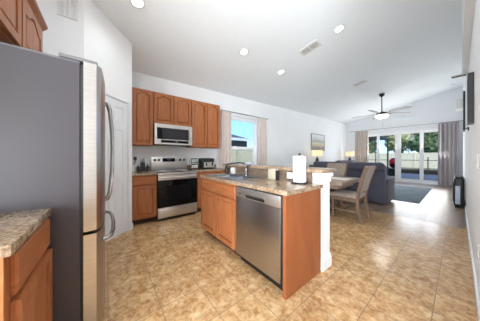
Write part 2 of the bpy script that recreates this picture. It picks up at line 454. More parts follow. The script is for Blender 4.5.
def cabinet(name, label, cat, o, u, n, Wd, D, z0, z1, doors=(), drawers=(), toe=0, crown=False, group=None):
    fn = frame((o[0], o[1], 0), u, n); un = Vector(u).normalized(); nn = Vector(n).normalized()
    base = Vector((o[0], o[1], z0))+un*(Wd/2)-nn*(D/2)
    t = thing(name, label, cat, base, group)
    mb = MB()
    if toe:
        fbox(mb, fn, .001, Wd-.001, z0+toe, z1, -D, 0)
    else: fbox(mb, fn, .001, Wd-.001, z0, z1, -D, 0)
    mb.build('carcass', 'wood', t)
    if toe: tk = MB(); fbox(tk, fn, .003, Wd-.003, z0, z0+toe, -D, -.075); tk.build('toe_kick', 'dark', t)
    for a0, a1, b0, b1, rise in doors: door_mesh(fn, a0, a1, b0, b1, rise).build('door', 'wood', t)
    for a0, a1, b0, b1 in drawers: slab_mesh(fn, a0, a1, b0, b1).build('drawer_front', 'woodh', t)
    if crown:
        c = MB(); prof = [(0, z1-.015), (.012, z1-.015), (.02, z1+.01), (.045, z1+.035), (.052, z1+.055), (0, z1+.055)]
        c.loft([[fn(a, z, y) for y, z in prof] for a in (0, Wd+.03)])
        c.build('crown_moulding', 'woodh', t)
    return t
UY, NX = (0, 1, 0), (1, 0, 0)
XF = -3.74; zu0, zu1 = 1.425, 2.505; g = .004
def upper(y0, y1, z0, nd, label, name):
    w = y1-y0; dw = w/nd
    ds = [(i*dw+g*2, (i+1)*dw-g*2, z0+.012, zu1-.012, .05) for i in range(nd)]
    return cabinet(name, label, 'cabinet', (XF, y0, 0), UY, NX, w, .325, z0, zu1, ds)
upper(.372, .735, zu0, 1, 'tall single-door wooden wall cabinet left of the microwave, beside the pantry wall', 'wall_cabinet')
upper(.738, 1.512, 1.872, 2, 'short two-door wooden wall cabinet right above the microwave', 'wall_cabinet')
upper(1.515, 1.902, zu0, 1, 'wooden wall cabinet just right of the microwave', 'wall_cabinet')
upper(1.905, 2.262, zu0, 1, 'rightmost wooden wall cabinet, next to the window curtain', 'wall_cabinet')
XB = -3.45
cabinet('base_cabinet', 'wooden base cabinet left of the range with one drawer over one door', 'cabinet', (XB, .342, 0), UY, NX, .396, .61, 0, .873,
        [(.015, .381, .125, .685, 0)], [(.015, .381, .705, .855)], .1)
cabinet('base_cabinet', 'wooden base cabinet right of the range, partly hidden by the island', 'cabinet', (XB, 1.514, 0), UY, NX, .80, .61, 0, .873,
        [(.015, .395, .125, .685, 0), (.405, .785, .125, .685, 0)], [(.015, .395, .705, .855), (.405, .785, .705, .855)], .1)
def wtop(y0, y1, label):
    mb = MB().box(-4.066, -3.415, y0, y1, .875, .915, .006)
    o = mb.build('worktop', 'granite'); tag(o, label, 'worktop')
    s = MB().box(-4.066, -4.048, y0, y1, .915, 1.0); s.build('upstand', 'granite', o)
wtop(.34, .738, 'short granite worktop left of the range with crock and knife block')
wtop(1.513, 2.34, 'granite worktop right of the range holding the toaster')
# island
cabinet('sink_base_cabinet', 'two-door wooden sink cabinet at the island left of the dishwasher', 'cabinet', (-2.50, 1.195, 0), (1, 0, 0), (0, -1, 0), .912, .565, 0, .873,
        [(.02, .45, .115, .69, 0), (.462, .892, .115, .69, 0)], [(.02, .892, .71, .85)], .1)
ep = MB().box(-.922, -.89, 1.182, 1.772, .0, .873, .002); tag(ep.build('island_end_panel', 'panel'), 'plain reddish wooden end panel closing the island beside the dishwasher', 'end panel')
def island_top():
    fn = lambda a, b, c: Vector((a, b, c))
    o = [(-2.535, 1.168), (-.868, 1.168), (-.868, 1.772), (-2.535, 1.772)]; i = [(-2.36, 1.255), (-1.66, 1.255), (-1.66, 1.66), (-2.36, 1.66)]
    mb = MB().ring(o, i, fn, .876, .915)
    es = [e for e in mb.bm.edges if abs(e.verts[0].co.z-e.verts[1].co.z) < 1e-4 and all(abs(v.co.x+2.535) < 1e-3 or abs(v.co.x+.868) < 1e-3 for v in e.verts) and (abs(e.verts[0].co.y-1.168)<1e-3 or abs(e.verts[0].co.x-e.verts[1].co.x)<1e-3)]
    bmesh.ops.bevel(mb.bm, geom=es, offset=.006, segments=2, affect='EDGES')
    tag(mb.build('island_worktop', 'granite'), 'brown granite island worktop around the sink, above dishwasher', 'worktop')
    t = thing('kitchen_sink', 'stainless double-bowl sink set into the island worktop', 'sink', (-2.01, 1.457, .915))
    r = MB().ring([(-2.385, 1.235), (-1.635, 1.235), (-1.635, 1.70), (-2.385, 1.70)], [(-2.33, 1.275), (-1.69, 1.275), (-1.69, 1.615), (-2.33, 1.615)], fn, .9155, .921)
    r.box(-2.025, -1.995, 1.275, 1.615, .905, .92)
    r.build('rim', 'sinksteel', t)
    for x0, x1 in ((-2.34, -2.02), (-2.0, -1.68)):
        b = MB(); z0 = .885
        rings = [[(x0, 1.265), (x1, 1.265), (x1, 1.625), (x0, 1.625)], [(x0+.03, 1.30), (x1-.03, 1.30), (x1-.03, 1.6), (x0+.03, 1.6)]]
        b.loft([[(x, y, .9150) for x, y in rings[0]], [(x, y, .8785) for x, y in rings[1]]], cap=False)
        b.bm.faces.new([b.bm.verts[:][k] for k in (4, 5, 6, 7)]) if False else None
        b.box(x0+.03, x1-.03, 1.30, 1.60, .8765, .8785)
        b.build('bowl', 'sinksteel', t)
    f = thing('kitchen_faucet', 'metal single-lever faucet at the back of the island sink', 'faucet', (-1.98, 1.665, .921))
    MB().lathe([(0, 0), (.028, 0), (.026, .02), (.018, .03), (.017, .11), (.019, .13), (0, .135)], (-1.98, 1.665, .9215)).build('body', 'faucetm', f, True)
    MB().tube([(-1.98, 1.665, 1.0), (-1.98, 1.662, 1.075), (-2.0, 1.65, 1.105), (-2.06, 1.61, 1.115), (-2.16, 1.545, 1.105), (-2.24, 1.49, 1.08), (-2.25, 1.484, 1.05)], .012).build('spout', 'faucetm', f, True)
    MB().tube([(-1.975, 1.665, 1.045), (-1.94, 1.672, 1.07), (-1.89, 1.68, 1.085)], [.009, .008, .006]).build('lever', 'faucetm', f, True)
island_top()
# fridge-side counter
cabinet('base_cabinet', 'wooden base cabinet with drawer in the near left corner beside the refrigerator', 'cabinet', (-.918, -.266, 0), (-1, 0, 0), (0, 1, 0), .50, .625, 0, .873,
        [(.045, .485, .125, .69, 0)], [(.045, .485, .715, .86)], .1)
wt = MB().box(-1.418, -.898, -.892, -.243, .875, .915, .006); tag(wt.build('worktop', 'granite', smooth=True), 'mottled granite worktop in the near left corner beside the refrigerator', 'worktop')
cabinet('wall_cabinet', 'wooden cabinet with crown moulding high over the refrigerator', 'cabinet', (-1.345, -.48, 0), (-1, 0, 0), (0, 1, 0), .98, .415, 1.93, 2.345,
        [(.015, .475, 1.945, 2.325, .06), (.50, .962, 1.945, 2.325, .06)], (), 0, True)

# ------------------------------------------------------------------ refrigerator
def fridge():
    x1 = -1.425; x0 = x1-.905
    t = thing('refrigerator', 'stainless refrigerator with charcoal side in the left foreground', 'refrigerator', ((x0+x1)/2, -.45, 0))
    b = MB().box(x0, x1, -.85, -.127, .03, 1.775, .004); b.box(x0+.03, x1-.03, -.83, -.14, 0, .03); b.build('body', 'fside', t)
    MB().box(x0+.01, x1-.006, -.127, -.113, .06, 1.77).build('gasket', 'gasket', t)
    def door(a0, a1, z0, z1, name, bulge=.022):
        mb = MB(); n = 12; poly = [(a1, -.112), (a0, -.112), (a0, -.03)]
        for i in range(n+1):
            u = i/n; X = a0+(a1-a0)*u; gx = (X-(x0+x1)/2)/.4525
            edge = min(X-x0, x1-X); rnd = -.02*max(0, 1-edge/.03)**2
            poly.append((X, -.03+bulge*(1-gx*gx)+rnd))
        mb.prism(poly, lambda a, b_, c: Vector((a, b_, c)), z0, z1)
        return mb.build(name, 'steel', t, True)
    mid = (x0+x1)/2
    d1 = door(x0, mid-.003, .735, 1.79, 'door'); d2 = door(mid+.003, x1, .735, 1.79, 'door'); dr = door(x0, x1, .07, .715, 'freezer_drawer')
    for d, x in ((d1, mid-.05), (d2, mid+.05)):
        MB().tube([(x, -.015, 1.66), (x, .008, 1.655), (x, .024, 1.60), (x, .038, 1.42), (x, .042, 1.25), (x, .038, 1.08), (x, .024, .90), (x, .008, .845), (x, -.015, .84)], .0135, 10).build('handle', 'handle', d, True)
    MB().tube([(x1-.09, -.02, .635), (x1-.095, .0, .635), (x1-.13, .028, .635), (x1-.25, .042, .635), (mid, .048, .635), (x0+.25, .042, .635), (x0+.13, .028, .635), (x0+.095, .0, .635), (x0+.09, -.02, .635)], .0135, 10).build('handle', 'handle', dr, True)
    for a_, b_ in ((x1-.10, x1-.012), (x0+.012, x0+.10)): MB().box(a_, b_, -.22, -.045, 1.791, 1.815, .006).build('hinge_cover', 'hinge', t)
    MB().box(x0+.02, x1-.02, -.84, -.13, 1.776, 1.79).build('top_plate', 'hinge', t)
fridge()

# ------------------------------------------------------------------ range, microwave, dishwasher
def rangecooker():
    y0, y1 = .742, 1.509; yc = (y0+y1)/2; XFR = -3.41
    t = thing('electric_range', 'stainless electric range with black oven door under the microwave', 'stove', (-3.73, yc, 0))
    MB().box(-4.06, XFR-.02, y0, y1, .04, .905).build('body', 'gasket', t)
    c = MB().box(-4.0, XFR+.012, y0, y1, .906, .918, .003); ck = c.build('cooktop', 'bglass', t)
    for x, y, r in ((-3.85, .93, .08), (-3.85, 1.32, .10), (-3.58, .93, .10), (-3.58, 1.32, .08)):
        MB().lathe([(r-.006, 0), (r, 0), (r, .0006), (r-.006, .0006)], (x, y, .918), 32).build('burner_ring', 'silver', ck)
    MB().box(XFR-.02, XFR+.018, y0, y1, .862, .905, .004).build('front_trim', 'steelh', t)
    d = MB().box(XFR-.02, XFR+.022, y0+.004, y1-.004, .255, .858, .006).build('oven_door', 'bglass', t, True)
    MB().box(XFR+.0225, XFR+.026, y0+.004, y1-.004, .765, .857, .001).build('door_band', 'steelh', d)
    h = MB().tube([(XFR+.065, y0+.04, .815), (XFR+.065, y1-.04, .815)], .013, 12)
    for y in (y0+.07, y1-.07): h.cyl((XFR+.025, y, .815), (XFR+.06, y, .815), .009, 10)
    h.build('handle', 'steelh', d, True)
    MB().box(XFR+.0225, XFR+.0235, y0+.14, y1-.14, .36, .66).build('oven_window', 'ovenglass', d)
    MB().box(XFR-.02, XFR+.024, y0+.004, y1-.004, .06, .248, .006).build('storage_drawer', 'steelh', t, True)
    MB().box(XFR-.06, XFR-.02, y0+.02, y1-.02, 0, .058).build('kick_plate', 'black', t)
    bg = MB().box(-4.06, -3.985, y0, y1, .906, 1.205, .008).build('back_guard', 'steelh', t, True)
    MB().box(-3.985, -3.981, yc-.16, yc+.11, 1.095, 1.175).build('display_panel', 'bglass', bg)
    MB().box(-3.981, -3.980, yc-.06, yc+.02, 1.125, 1.155).build('clock', 'display', bg)
    for y in (y0+.07, y0+.15, y1-.16, y1-.07):
        MB().lathe([(0, 0), (.026, 0), (.023, .022), (0, .024)], (0, 0, 0), 18).build('knob', 'black', bg, True)
        k = bg.children[-1]; k.rotation_euler = (0, PI/2, 0); k.location = Vector((-3.972, y, 1.135))-W[bg.name]
rangecooker()
def microwave():
    y0, y1 = .742, 1.508; z0, z1 = 1.445, 1.868; X = -3.69
    t = thing('microwave_oven', 'stainless over-range microwave with dark window', 'microwave', (-3.88, 1.125, z0))
    MB().box(-4.065, X, y0, y1, z0+.012, z1).build('body', 'gasket', t)
    MB().box(-4.03, X-.02, y0+.03, y1-.03, z0, z0+.012).build('filter_grille', 'black', t)
    fn = frame((X, 0, 0), UY, NX)
    d = MB().ring(rect(y0, y1, z0+.012, z1), rect(y0+.045, y1-.075, z0+.115, z1-.075), fn, .001, .028).build('door_frame', 'steelh', t)
    w = MB(); fbox(w, fn, y0+.045, y1-.075, z0+.115, z1-.075, .002, .02); w.build('window', 'mwglass', d)
    w = MB(); fbox(w, fn, y0+.045, y0+.14, z0+.118, z1-.078, .0205, .0215); w.build('window_border', 'bglass', d)
    w = MB(); fbox(w, fn, y0+.12, y1-.085, z0+.045, z0+.10, .0285, .0295); w.build('control_strip', 'bglass', d)
    w = MB(); fbox(w, fn, y0+.40, y0+.45, z0+.068, z0+.078, .0297, .030); w.build('badge', 'silver', d)
    h = MB().tube([(X+.03, y1-.045, z0+.14), (X+.06, y1-.045, z0+.16), (X+.062, y1-.045, z1-.12), (X+.03, y1-.045, z1-.10)], .009, 8); h.build('handle', 'steelh', d, True)
    v = MB()
    for i in range(12): fbox(v, fn, y0+.03+i*.06, y0+.075+i*.06, z1-.032, z1-.026, .0285, .0288)
    v.build('vent_slots', 'steelh', d)
microwave()
def dishwasher():
    x0, x1 = -1.583, -.928; yf = 1.195
    t = thing('dishwasher', 'stainless dishwasher with pocket handle built into the island', 'dishwasher', ((x0+x1)/2, 1.48, 0))
    MB().box(x0+.002, x1-.002, yf+.001, 1.765, .1, .868).build('tub', 'gasket', t)
    MB().box(x0+.006, x1-.006, yf+.05, yf+.07, 0, .10).build('toe_kick', 'black', t)
    d = MB().box(x0+.006, x1-.012, yf-.022, yf-.001, .105, .752, .004).build('door', 'steel', t, True)
    MB().box(x0+.006, x1-.012, yf-.022, yf-.001, .756, .862, .004).build('control_panel', 'steelh', t, True)
    MB().box(x0+.18, x1-.20, yf-.0236, yf-.0224, .768, .797, 0).build('pocket_handle', 'black', t)
    MB().tube([(x0+.19, yf-.026, .80), (x1-.21, yf-.026, .80)], .006, 8).build('handle_lip', 'handle', t, True)
    MB().box(x0+.05, x0+.10, yf-.0232, yf-.0224, .79, .80).build('badge', 'gasket', t)
dishwasher()

# ------------------------------------------------------------------ small kitchen things
def smalls():
    z = .9155
    # crock with utensils
    c = thing('utensil_crock', 'white crock on worktop against the pantry wall', 'crock', (-3.93, .415, z))
    MB().lathe([(0, 0), (.048, 0), (.055, .01), (.056, .13), (.058, .14), (.050, .14), (.048, .02), (0, .018)], (-3.93, .415, z)).build('pot', 'ceramic', c, True)
    for i, (dx, dy, lab) in enumerate(((.015, .01, 'black kitchen spoon standing upright in white crock'), (-.012, .015, 'black slotted turner leaning in white crock'), (.0, -.018, 'black ladle leaning left in white crock'))):
        n = ('cooking_spoon', 'slotted_turner', 'ladle')[i]
        u = MB(); b = Vector((-3.93+dx, .415+dy, z+.021)); tip = b+Vector((dx*1.6, dy*1.7, .20))
        u.tube([b, tip], .005, 8); v = MB()
        v.lathe([(0, -.035), (.018, -.026), (.027, 0), (.02, .03), (0, .04)], tuple(tip+Vector((0, 0, .03))), 14, .5, 1)
        th = thing(n, lab, 'utensil', b, 'utensils in the crock'); u.build('handle', 'black', th, True); v.build('head', 'black', th, True)
    k = thing('knife_block', 'black knife block with knives on worktop left of the range', 'knife block', (-3.90, .575, z))
    MB().prism([(-.055, 0), (.06, 0), (.06, .07), (-.02, .18), (-.055, .155)], lambda a, b, w_: Vector((-3.90+a, .575+w_, z+b)), -.04, .04).build('block', 'black', k)
    for i in range(3):
        for j in range(2):
            p = Vector((-3.925+.03*j, .55+.025*i, z+.162-.028*j)); q = p+Vector((-.03, 0, .075+.012*i))
            MB().tube([p, q], .009, 8, .6).build('knife_handle', 'black', k, True)
    for y, h, r, lab, m in ((.49, .13, .022, 'small dark pepper mill between crock and knife block', 'black'), (.655, .15, .024, 'slim glass oil bottle right of the knife block', 'mwglass')):
        t = thing('pepper_mill' if y < .5 else 'oil_bottle', lab, 'mill' if y < .5 else 'bottle', (-3.86, y, z))
        MB().lathe([(0, 0), (r, 0), (r*.95, h*.15), (r, h*.6), (r*.55, h*.75), (r*.5, h*.9), (0, h*.9)], (-3.86, y, z), 16).build('body', m, t, True)
        MB().lathe([(0, 0), (r*.6, 0), (r*.55, h*.12), (0, h*.14)], (-3.86, y, z+h*.905), 14).build('cap', 'silver', t, True)
    # spice rack with jars
    s = thing('spice_rack', 'two-tier wire rack of jars between range and toaster', 'rack', (-3.90, 1.66, z))
    r = MB()
    for zz in (.02, .155):
        for x in (-3.955, -3.845): r.tube([(x, 1.565, z+zz), (x, 1.755, z+zz)], .004, 6)
        for y in (1.565, 1.66, 1.755): r.tube([(-3.955, y, z+zz), (-3.845, y, z+zz)], .004, 6)
    for y in (1.565, 1.755):
        for x in (-3.955, -3.845): r.tube([(x, y, z), (x, y, z+.22)], .004, 6)
    r.build('wire_frame', 'iron', s)
    for tier, zz in ((0, .025), (1, .16)):
        for i in range(3):
            y = 1.602+.058*i
            where = ('left', 'middle', 'right')[i]+(' lower', ' upper')[tier]
            j = thing('spice_jar', f'spice jar with black lid, {where} place in the wire rack by the toaster', 'jar', (-3.9, y, z+zz), 'spice jars in the wire rack')
            MB().lathe([(0, 0), (.024, 0), (.025, .01), (.025, .06), (.02, .07), (0, .07)], (-3.9, y, z+zz), 14).build('glass', 'ceramic' if tier == 0 else 'silver', j, True)
            MB().lathe([(0, 0), (.023, 0), (.023, .022), (0, .024)], (-3.9, y, z+zz+.0705), 14).build('lid', 'black', j, True)
    t = thing('toaster', 'black four-slice toaster with stainless front on the far worktop', 'toaster', (-3.86, 1.965, z))
    MB().box(-4.0, -3.76, 1.80, 2.13, z+.008, z+.255, .03, 3).build('body', 'black', t, True)
    f = MB().box(-3.759, -3.752, 1.845, 2.115, z+.03, z+.16, .003).build('front_plate', 'steelh', t)
    for y in (1.90, 2.06): MB().box(-3.751, -3.735, y-.014, y+.014, z+.07, z+.15, .003).build('lever', 'black', f)
    sl = MB()
    for y in (1.87, 1.93, 2.0, 2.06): sl.box(-3.97, -3.79, y-.012, y+.012, z+.2552, z+.2562)
    sl.build('slots', 'iron', t)
    for x in (-3.96, -3.80):
        for y in (1.85, 2.08): MB().cyl((x, y, z), (x, y, z+.009), .012, 10).build('foot', 'gasket', t)
    # paper towels
    px, py = -1.068, 1.655
    h = thing('paper_towel_holder', 'black upright paper towel holder on the island worktop', 'holder', (px, py, z))
    MB().lathe([(0, 0), (.086, 0), (.088, .008), (.08, .014), (0, .016)], (px, py, z), 32).build('base', 'black', h, True)
    MB().lathe([(0, 0), (.007, 0), (.007, .285), (.006, .288), (.013, .295), (.014, .305), (0, .312)], (px, py, z+.016), 14).build('rod', 'black', h, True)
    tag(MB().lathe([(.02, 0), (.068, 0), (.070, .004), (.070, .274), (.068, .278), (.02, .278), (.02, 0)], (px, py, z+.017), 36).build('paper_towel_roll', 'paper', None, True), 'full white paper towel roll standing on the black holder', 'paper towel')
    b = thing('napkin_box', 'small cream box on the island worktop left of the paper towels', 'box', (-1.45, 1.68, z))
    MB().box(-1.515, -1.40, 1.64, 1.72, z, z+.13, .008, 2).build('body', 'cream', b, True); MB().box(-1.3995, -1.388, 1.65, 1.71, z, z+.115, .003).build('end_cap', 'black', b)
    MB().box(-1.50, -1.415, 1.655, 1.705, z+.1305, z+.136, .002).build('lid', 'cream', b)
    w = thing('sponge_caddy', 'small white caddy at the left end of the sink', 'caddy', (-2.42, 1.66, z))
    MB().box(-2.475, -2.385, 1.715, 1.77, z, z+.095, .008).build('tray', 'white', w, True); MB().box(-2.46, -2.40, 1.725, 1.76, z+.0955, z+.108, .003).build('sponge', 'cream', w)
    d = thing('soap_bottle', 'dark soap pump bottle behind the white caddy by the sink', 'bottle', (-2.505, 1.66, z))
    MB().lathe([(0, 0), (.028, 0), (.03, .01), (.03, .1), (.012, .125), (.012, .14), (0, .14)], (-2.505, 1.66, z), 16).build('body', 'black', d, True)
    MB().tube([(-2.505, 1.66, z+.14), (-2.505, 1.66, z+.17), (-2.475, 1.645, z+.17)], .005, 8).build('pump', 'black', d, True)
    for x, lab in ((-1.575, 'white outlet plate on the stone strip left of the cream box'), (-1.26, 'white outlet plate on the stone strip, half behind the paper towel roll')):
        o = thing('outlet_plate', lab, 'outlet', (x, 1.77, .975), 'outlets under the bar')
        MB().box(x-.058, x+.058, 1.768, 1.773, .935, 1.012, .002).build('cover', 'white', o)
        for dx in (-.028, .028): MB().box(x+dx-.014, x+dx+.014, 1.7665, 1.7678, .955, .993).build('socket', 'vent', o)
    for y, zz, lab in ((2.36, .42, 'white outlet plate low on the right wall near the photo edge'), (2.40, 1.16, 'white light switch plate on the right wall near the photo edge')):
        o = thing('switch_plate' if zz > 1 else 'outlet_plate', lab, 'switch' if zz > 1 else 'outlet', (.097, y, zz))
        MB().box(.093, .0995, y-.04, y+.04, zz-.06, zz+.06, .002).build('cover', 'white', o)
        MB().box(.089, .0928, y-.012, y+.012, zz-.02, zz+.02, .001).build('toggle' if zz > 1 else 'socket', 'vent', o)
smalls()

# ------------------------------------------------------------------ window, curtains, sliding door
def window():
    Y0, Y1, Z0, Z1 = 2.842, 3.858, .942, 2.408; fn = frame((-4.11, 0, 0), UY, NX)
    w = MB(); f = .05
    w.ring(rect(Y0, Y1, Z0, Z1), rect(Y0+f, Y1-f, Z0+f, Z1-f), fn, -.05, .0)
    w.box(-4.155, -4.115, Y0+f, Y1-f, 1.46, 1.515)
    w.ring(rect(Y0+f, Y1-f, Z0+f, 1.46), rect(Y0+f+.035, Y1-f-.035, Z0+f+.035, 1.46-.03), fn, -.035, -.008)
    wi = w.build('window_1', 'vinyl', struct=True)
    g_ = MB(); g_.box(-4.138, -4.134, Y0+f, Y1-f, 1.515, Z1-f); g_.box(-4.134, -4.130, Y0+f+.03, Y1-f-.03, Z0+f+.03, 1.45); g_.build('pane', 'glass', wi)
    MB().box(-4.105, -4.03, Y0-.03, Y1+.03, .915, .94, .004).build('trim_3', 'trim', struct=True)
    MB().box(-4.10, -4.08, Y0+.01, Y1-.01, 2.29, 2.405, .006).build('window_blind_rail', 'trim', wi)
window()
def curtain(y_or_x, along, base, z0, z1, folds, amp, mat, name, label, cat='curtain', group=None):
    mb = MB(); n = folds*8; top = []; a0, a1 = y_or_x
    rows = 7; rings = []
    for r in range(rows):
        u = r/(rows-1); z = z0+(z1-z0)*u; ln = []
        for side in (1, -1):
            seq = range(n+1) if side == 1 else range(n, -1, -1)
            for i in seq:
                s_ = i/n; sp = 1+.05*(1-u)*math.sin(u*5+s_*3)
                a = (a0+a1)/2+(s_-.5)*(a1-a0)*sp
                b = base+amp*(.85+.25*math.sin(7*s_))*math.sin(2*PI*folds*s_+.4*math.sin(3*(1-u)))+side*.003
                ln.append((b, a, z) if along == 'y' else (a, b, z))
        rings.append(ln)
    mb.loft(rings)
    return tag(mb.build(name, mat, None, True), label, cat, group)
curtain((2.36, 2.76), 'y', -3.96, .03, 2.46, 4, .055, 'curtain', 'window_curtain', 'long beige curtain at the left side of the kitchen window', group='kitchen window curtains')
curtain((3.82, 4.20), 'y', -3.96, .03, 2.46, 4, .055, 'curtain', 'window_curtain', 'long beige curtain at the right side of the kitchen window', group='kitchen window curtains')
curtain((-3.60, -2.98), 'x', 11.06, .03, 2.62, 6, .05, 'curtain', 'patio_curtain', 'grey-beige curtain at the left end of the sliding doors', group='sliding door curtains')
curtain((-.54, .01), 'x', 11.06, .03, 2.62, 5, .07, 'curtaing', 'patio_curtain', 'grey curtain at the right end of the sliding doors', group='sliding door curtains')
def rod(p0, p1, label, wall):
    t = thing('curtain_rod', label, 'curtain rod', p0)
    MB().tube([p0, p1], .011, 10).build('rod', 'rod', t, True)
    for p in (p0, p1): MB().lathe([(0, -.025), (.02, -.01), (.02, .01), (0, .025)], p, 12).build('finial', 'rod', t, True)
    for k in (.06, .94):
        q = Vector(p0).lerp(Vector(p1), k); MB().tube([q, q+Vector(wall)], .007, 8).build('bracket', 'rod', t, True)
rod((-3.96, 2.28, 2.475), (-3.96, 4.26, 2.475), 'thin rod over the kitchen window holding two beige curtains', (-.108, 0, 0))
rod((-3.85, 11.06, 2.64), (.08, 11.06, 2.64), 'long thin rod over the sliding glass doors', (0, .138, 0))
def slider():
    fn = frame((0, 11.26, 0), (1, 0, 0), (0, -1, 0))
    f = MB().ring(rect(-3.438, -.222, .001, 2.458), rect(-3.37, -.29, .035, 2.385), fn, -.05, .05)
    d = f.build('door_2', 'vinyl', struct=True)
    xs = (-3.36, -2.61, -1.83, -1.04, -.30); 
    for i in range(4):
        a0, a1 = xs[i], xs[i+1]; off = .018 if i in (1, 2) else -.03
        s_l = .11 if i == 2 else .06; s_r = .11 if i == 1 else .06
        p = MB().ring(rect(a0, a1, .04, 2.38), rect(a0+s_l, a1-s_r, .16, 2.30), fn, off, off+.028).build('sash', 'vinyl', d)
        MB().box(a0+s_l, a1-s_r, 11.26-off-.018, 11.26-off-.012, .16, 2.30).build('pane', 'glass', p)
slider()

# ------------------------------------------------------------------ ceiling fittings
def on_ceiling(x, y): return Matrix.Translation((x, y, ZC(x, y))) @ Vector((-.205, -.02, 1)).to_track_quat('Z', 'Y').to_matrix().to_4x4()
def ceiling_things():
    labs = ['recessed ceiling light nearest the pantry wall, at the top edge', 'recessed ceiling light in the middle of the ceiling, left of the vent', 'recessed ceiling light farthest back over the dining side, below the others', 'recessed ceiling light right of the white ceiling vent']
    pos = [(-2.60, .32), (-2.61, 2.14), (-2.68, 3.37), (-1.355, 3.37), (-1.33, 2.14), (-1.33, .32)]
    for i, (x, y) in enumerate(pos):
        m = on_ceiling(x, y)
        if i < 4: t = thing('recessed_light', labs[i], 'ceiling light', (x, y, ZC(x, y)), 'recessed ceiling lights')
        else: t = thing('recessed_light', ('recessed ceiling light over the bar, above the photo edge', 'recessed ceiling light over the kitchen aisle, above the photo edge')[i-4], 'ceiling light', (x, y, ZC(x, y)), 'recessed ceiling lights')
        r = MB().lathe([(.066, -.004), (.088, -.006), (.092, -.001), (.066, -.001)], (0, 0, 0), 28); bmesh.ops.transform(r.bm, matrix=m, verts=r.bm.verts); r.build('trim_ring', 'white', t, True)
        l = MB().lathe([(0, -.0065), (.066, -.005), (.066, -.002), (0, -.002)], (0, 0, 0), 28); bmesh.ops.transform(l.bm, matrix=m, verts=l.bm.verts); l.build('lens', 'can', t, True)
        ld = bpy.data.lights.new('can_lamp', 'SPOT'); ld.energy = CAN_POWER*4; ld.spot_size = math.radians(150); ld.spot_blend = 1; ld.shadow_soft_size = .07; ld.color = (.96, .985, 1)
        lo = bpy.data.objects.new('can_lamp', ld); COL.objects.link(lo); lo.parent = t; lo.location = (0, 0, -.03)
    for x, y, lab in ((-1.89, 3.3, 'white louvred ceiling vent among the recessed lights'), (-1.89, 6.22, 'white louvred ceiling vent closer to the ceiling fan')):
        m = on_ceiling(x, y); t = thing('ceiling_vent', lab, 'vent', (x, y, ZC(x, y)), 'ceiling air vents')
        fl = lambda a, b, c: m @ Vector((a, b, c))
        MB().ring(rect(-.12, .12, -.19, .19), rect(-.09, .09, -.16, .16), fl, -.012, -.001).build('frame', 'vent', t)
        MB().prism(rect(-.09, .09, -.16, .16), fl, -.004, -.001).build('backing', 'ventd', t)
        s = MB()
        for k in range(7):
            a = -.078+.026*k; s.prism(rect(a-.0045, a+.0045, -.16, .16), fl, -.010, -.006)
        s.prism(rect(-.09, .09, -.006, .006), fl, -.011, -.005)
        s.build('louvres', 'vent', t)
    m = on_ceiling(-.14, 10.3); s = MB().lathe([(0, -.035), (.05, -.033), (.065, -.015), (.065, -.001), (0, -.001)], (0, 0, 0), 20); bmesh.ops.transform(s.bm, matrix=m, verts=s.bm.verts)
    tag(s.build('smoke_detector', 'white', None, True), 'small white smoke detector on ceiling above the right curtain', 'smoke detector')
ceiling_things()
def fan():
    x, y = -1.77, 8.1; zt = ZC(x, y); zb = 2.80
    t = thing('ceiling_fan', 'dark ceiling fan with lit bowl on a long rod', 'ceiling fan', (x, y, zt))
    MB().lathe([(0, 0), (.085, 0), (.08, -.05), (.03, -.10), (0, -.10)], (x, y, zt-.02)).build('canopy', 'fan', t, True)
    MB().cyl((x, y, zt-.10), (x, y, zb+.08), .016, 12).build('downrod', 'fan', t, True)
    MB().lathe([(0, .09), (.05, .085), (.07, .05), (.17, .04), (.18, -.02), (.10, -.045), (0, -.045)], (x, y, zb), 28).build('motor', 'fan', t, True)
    bw = MB().lathe([(0, -.045), (.19, -.046), (.20, -.07), (.17, -.12), (.10, -.155), (0, -.165)], (x, y, zb-.001), 28).build('light_bowl', 'bowl', t, True)
    ld = bpy.data.lights.new('fan_lamp', 'POINT'); ld.energy = 9; ld.shadow_soft_size = .2; ld.color = (1, .98, .96)
    lo = bpy.data.objects.new('fan_lamp', ld); COL.objects.link(lo); lo.parent = t; lo.location = (0, 0, zb-.42-zt)
    MB().cyl((x+.03, y, zb-.15), (x+.03, y, zb-.48), .003, 6).build('pull_chain', 'fan', t)
    a0 = math.radians(46)
    for k in range(5):
        a = a0+k*2*PI/5
        m = Matrix.Translation((x, y, zb+.012)) @ Matrix.Rotation(a, 4, 'Z') @ Matrix.Rotation(math.radians(-13), 4, 'X')
        b = MB(); poly = [(.24, -.055), (.5, -.075), (.86, -.082), (.93, -.05), (.945, 0), (.93, .05), (.86, .082), (.5, .075), (.24, .055)]
        b.prism(poly, lambda p, q, c: m @ Vector((p, q, c)), -.004, .004); bl = b.build('blade', 'blade', t)
        ir = MB(); ir.prism([(.12, -.025), (.3, -.03), (.3, .03), (.12, .025)], lambda p, q, c: m @ Vector((p, q, c)), -.012, -.0045); ir.build('blade_iron', 'fan', bl)
fan()

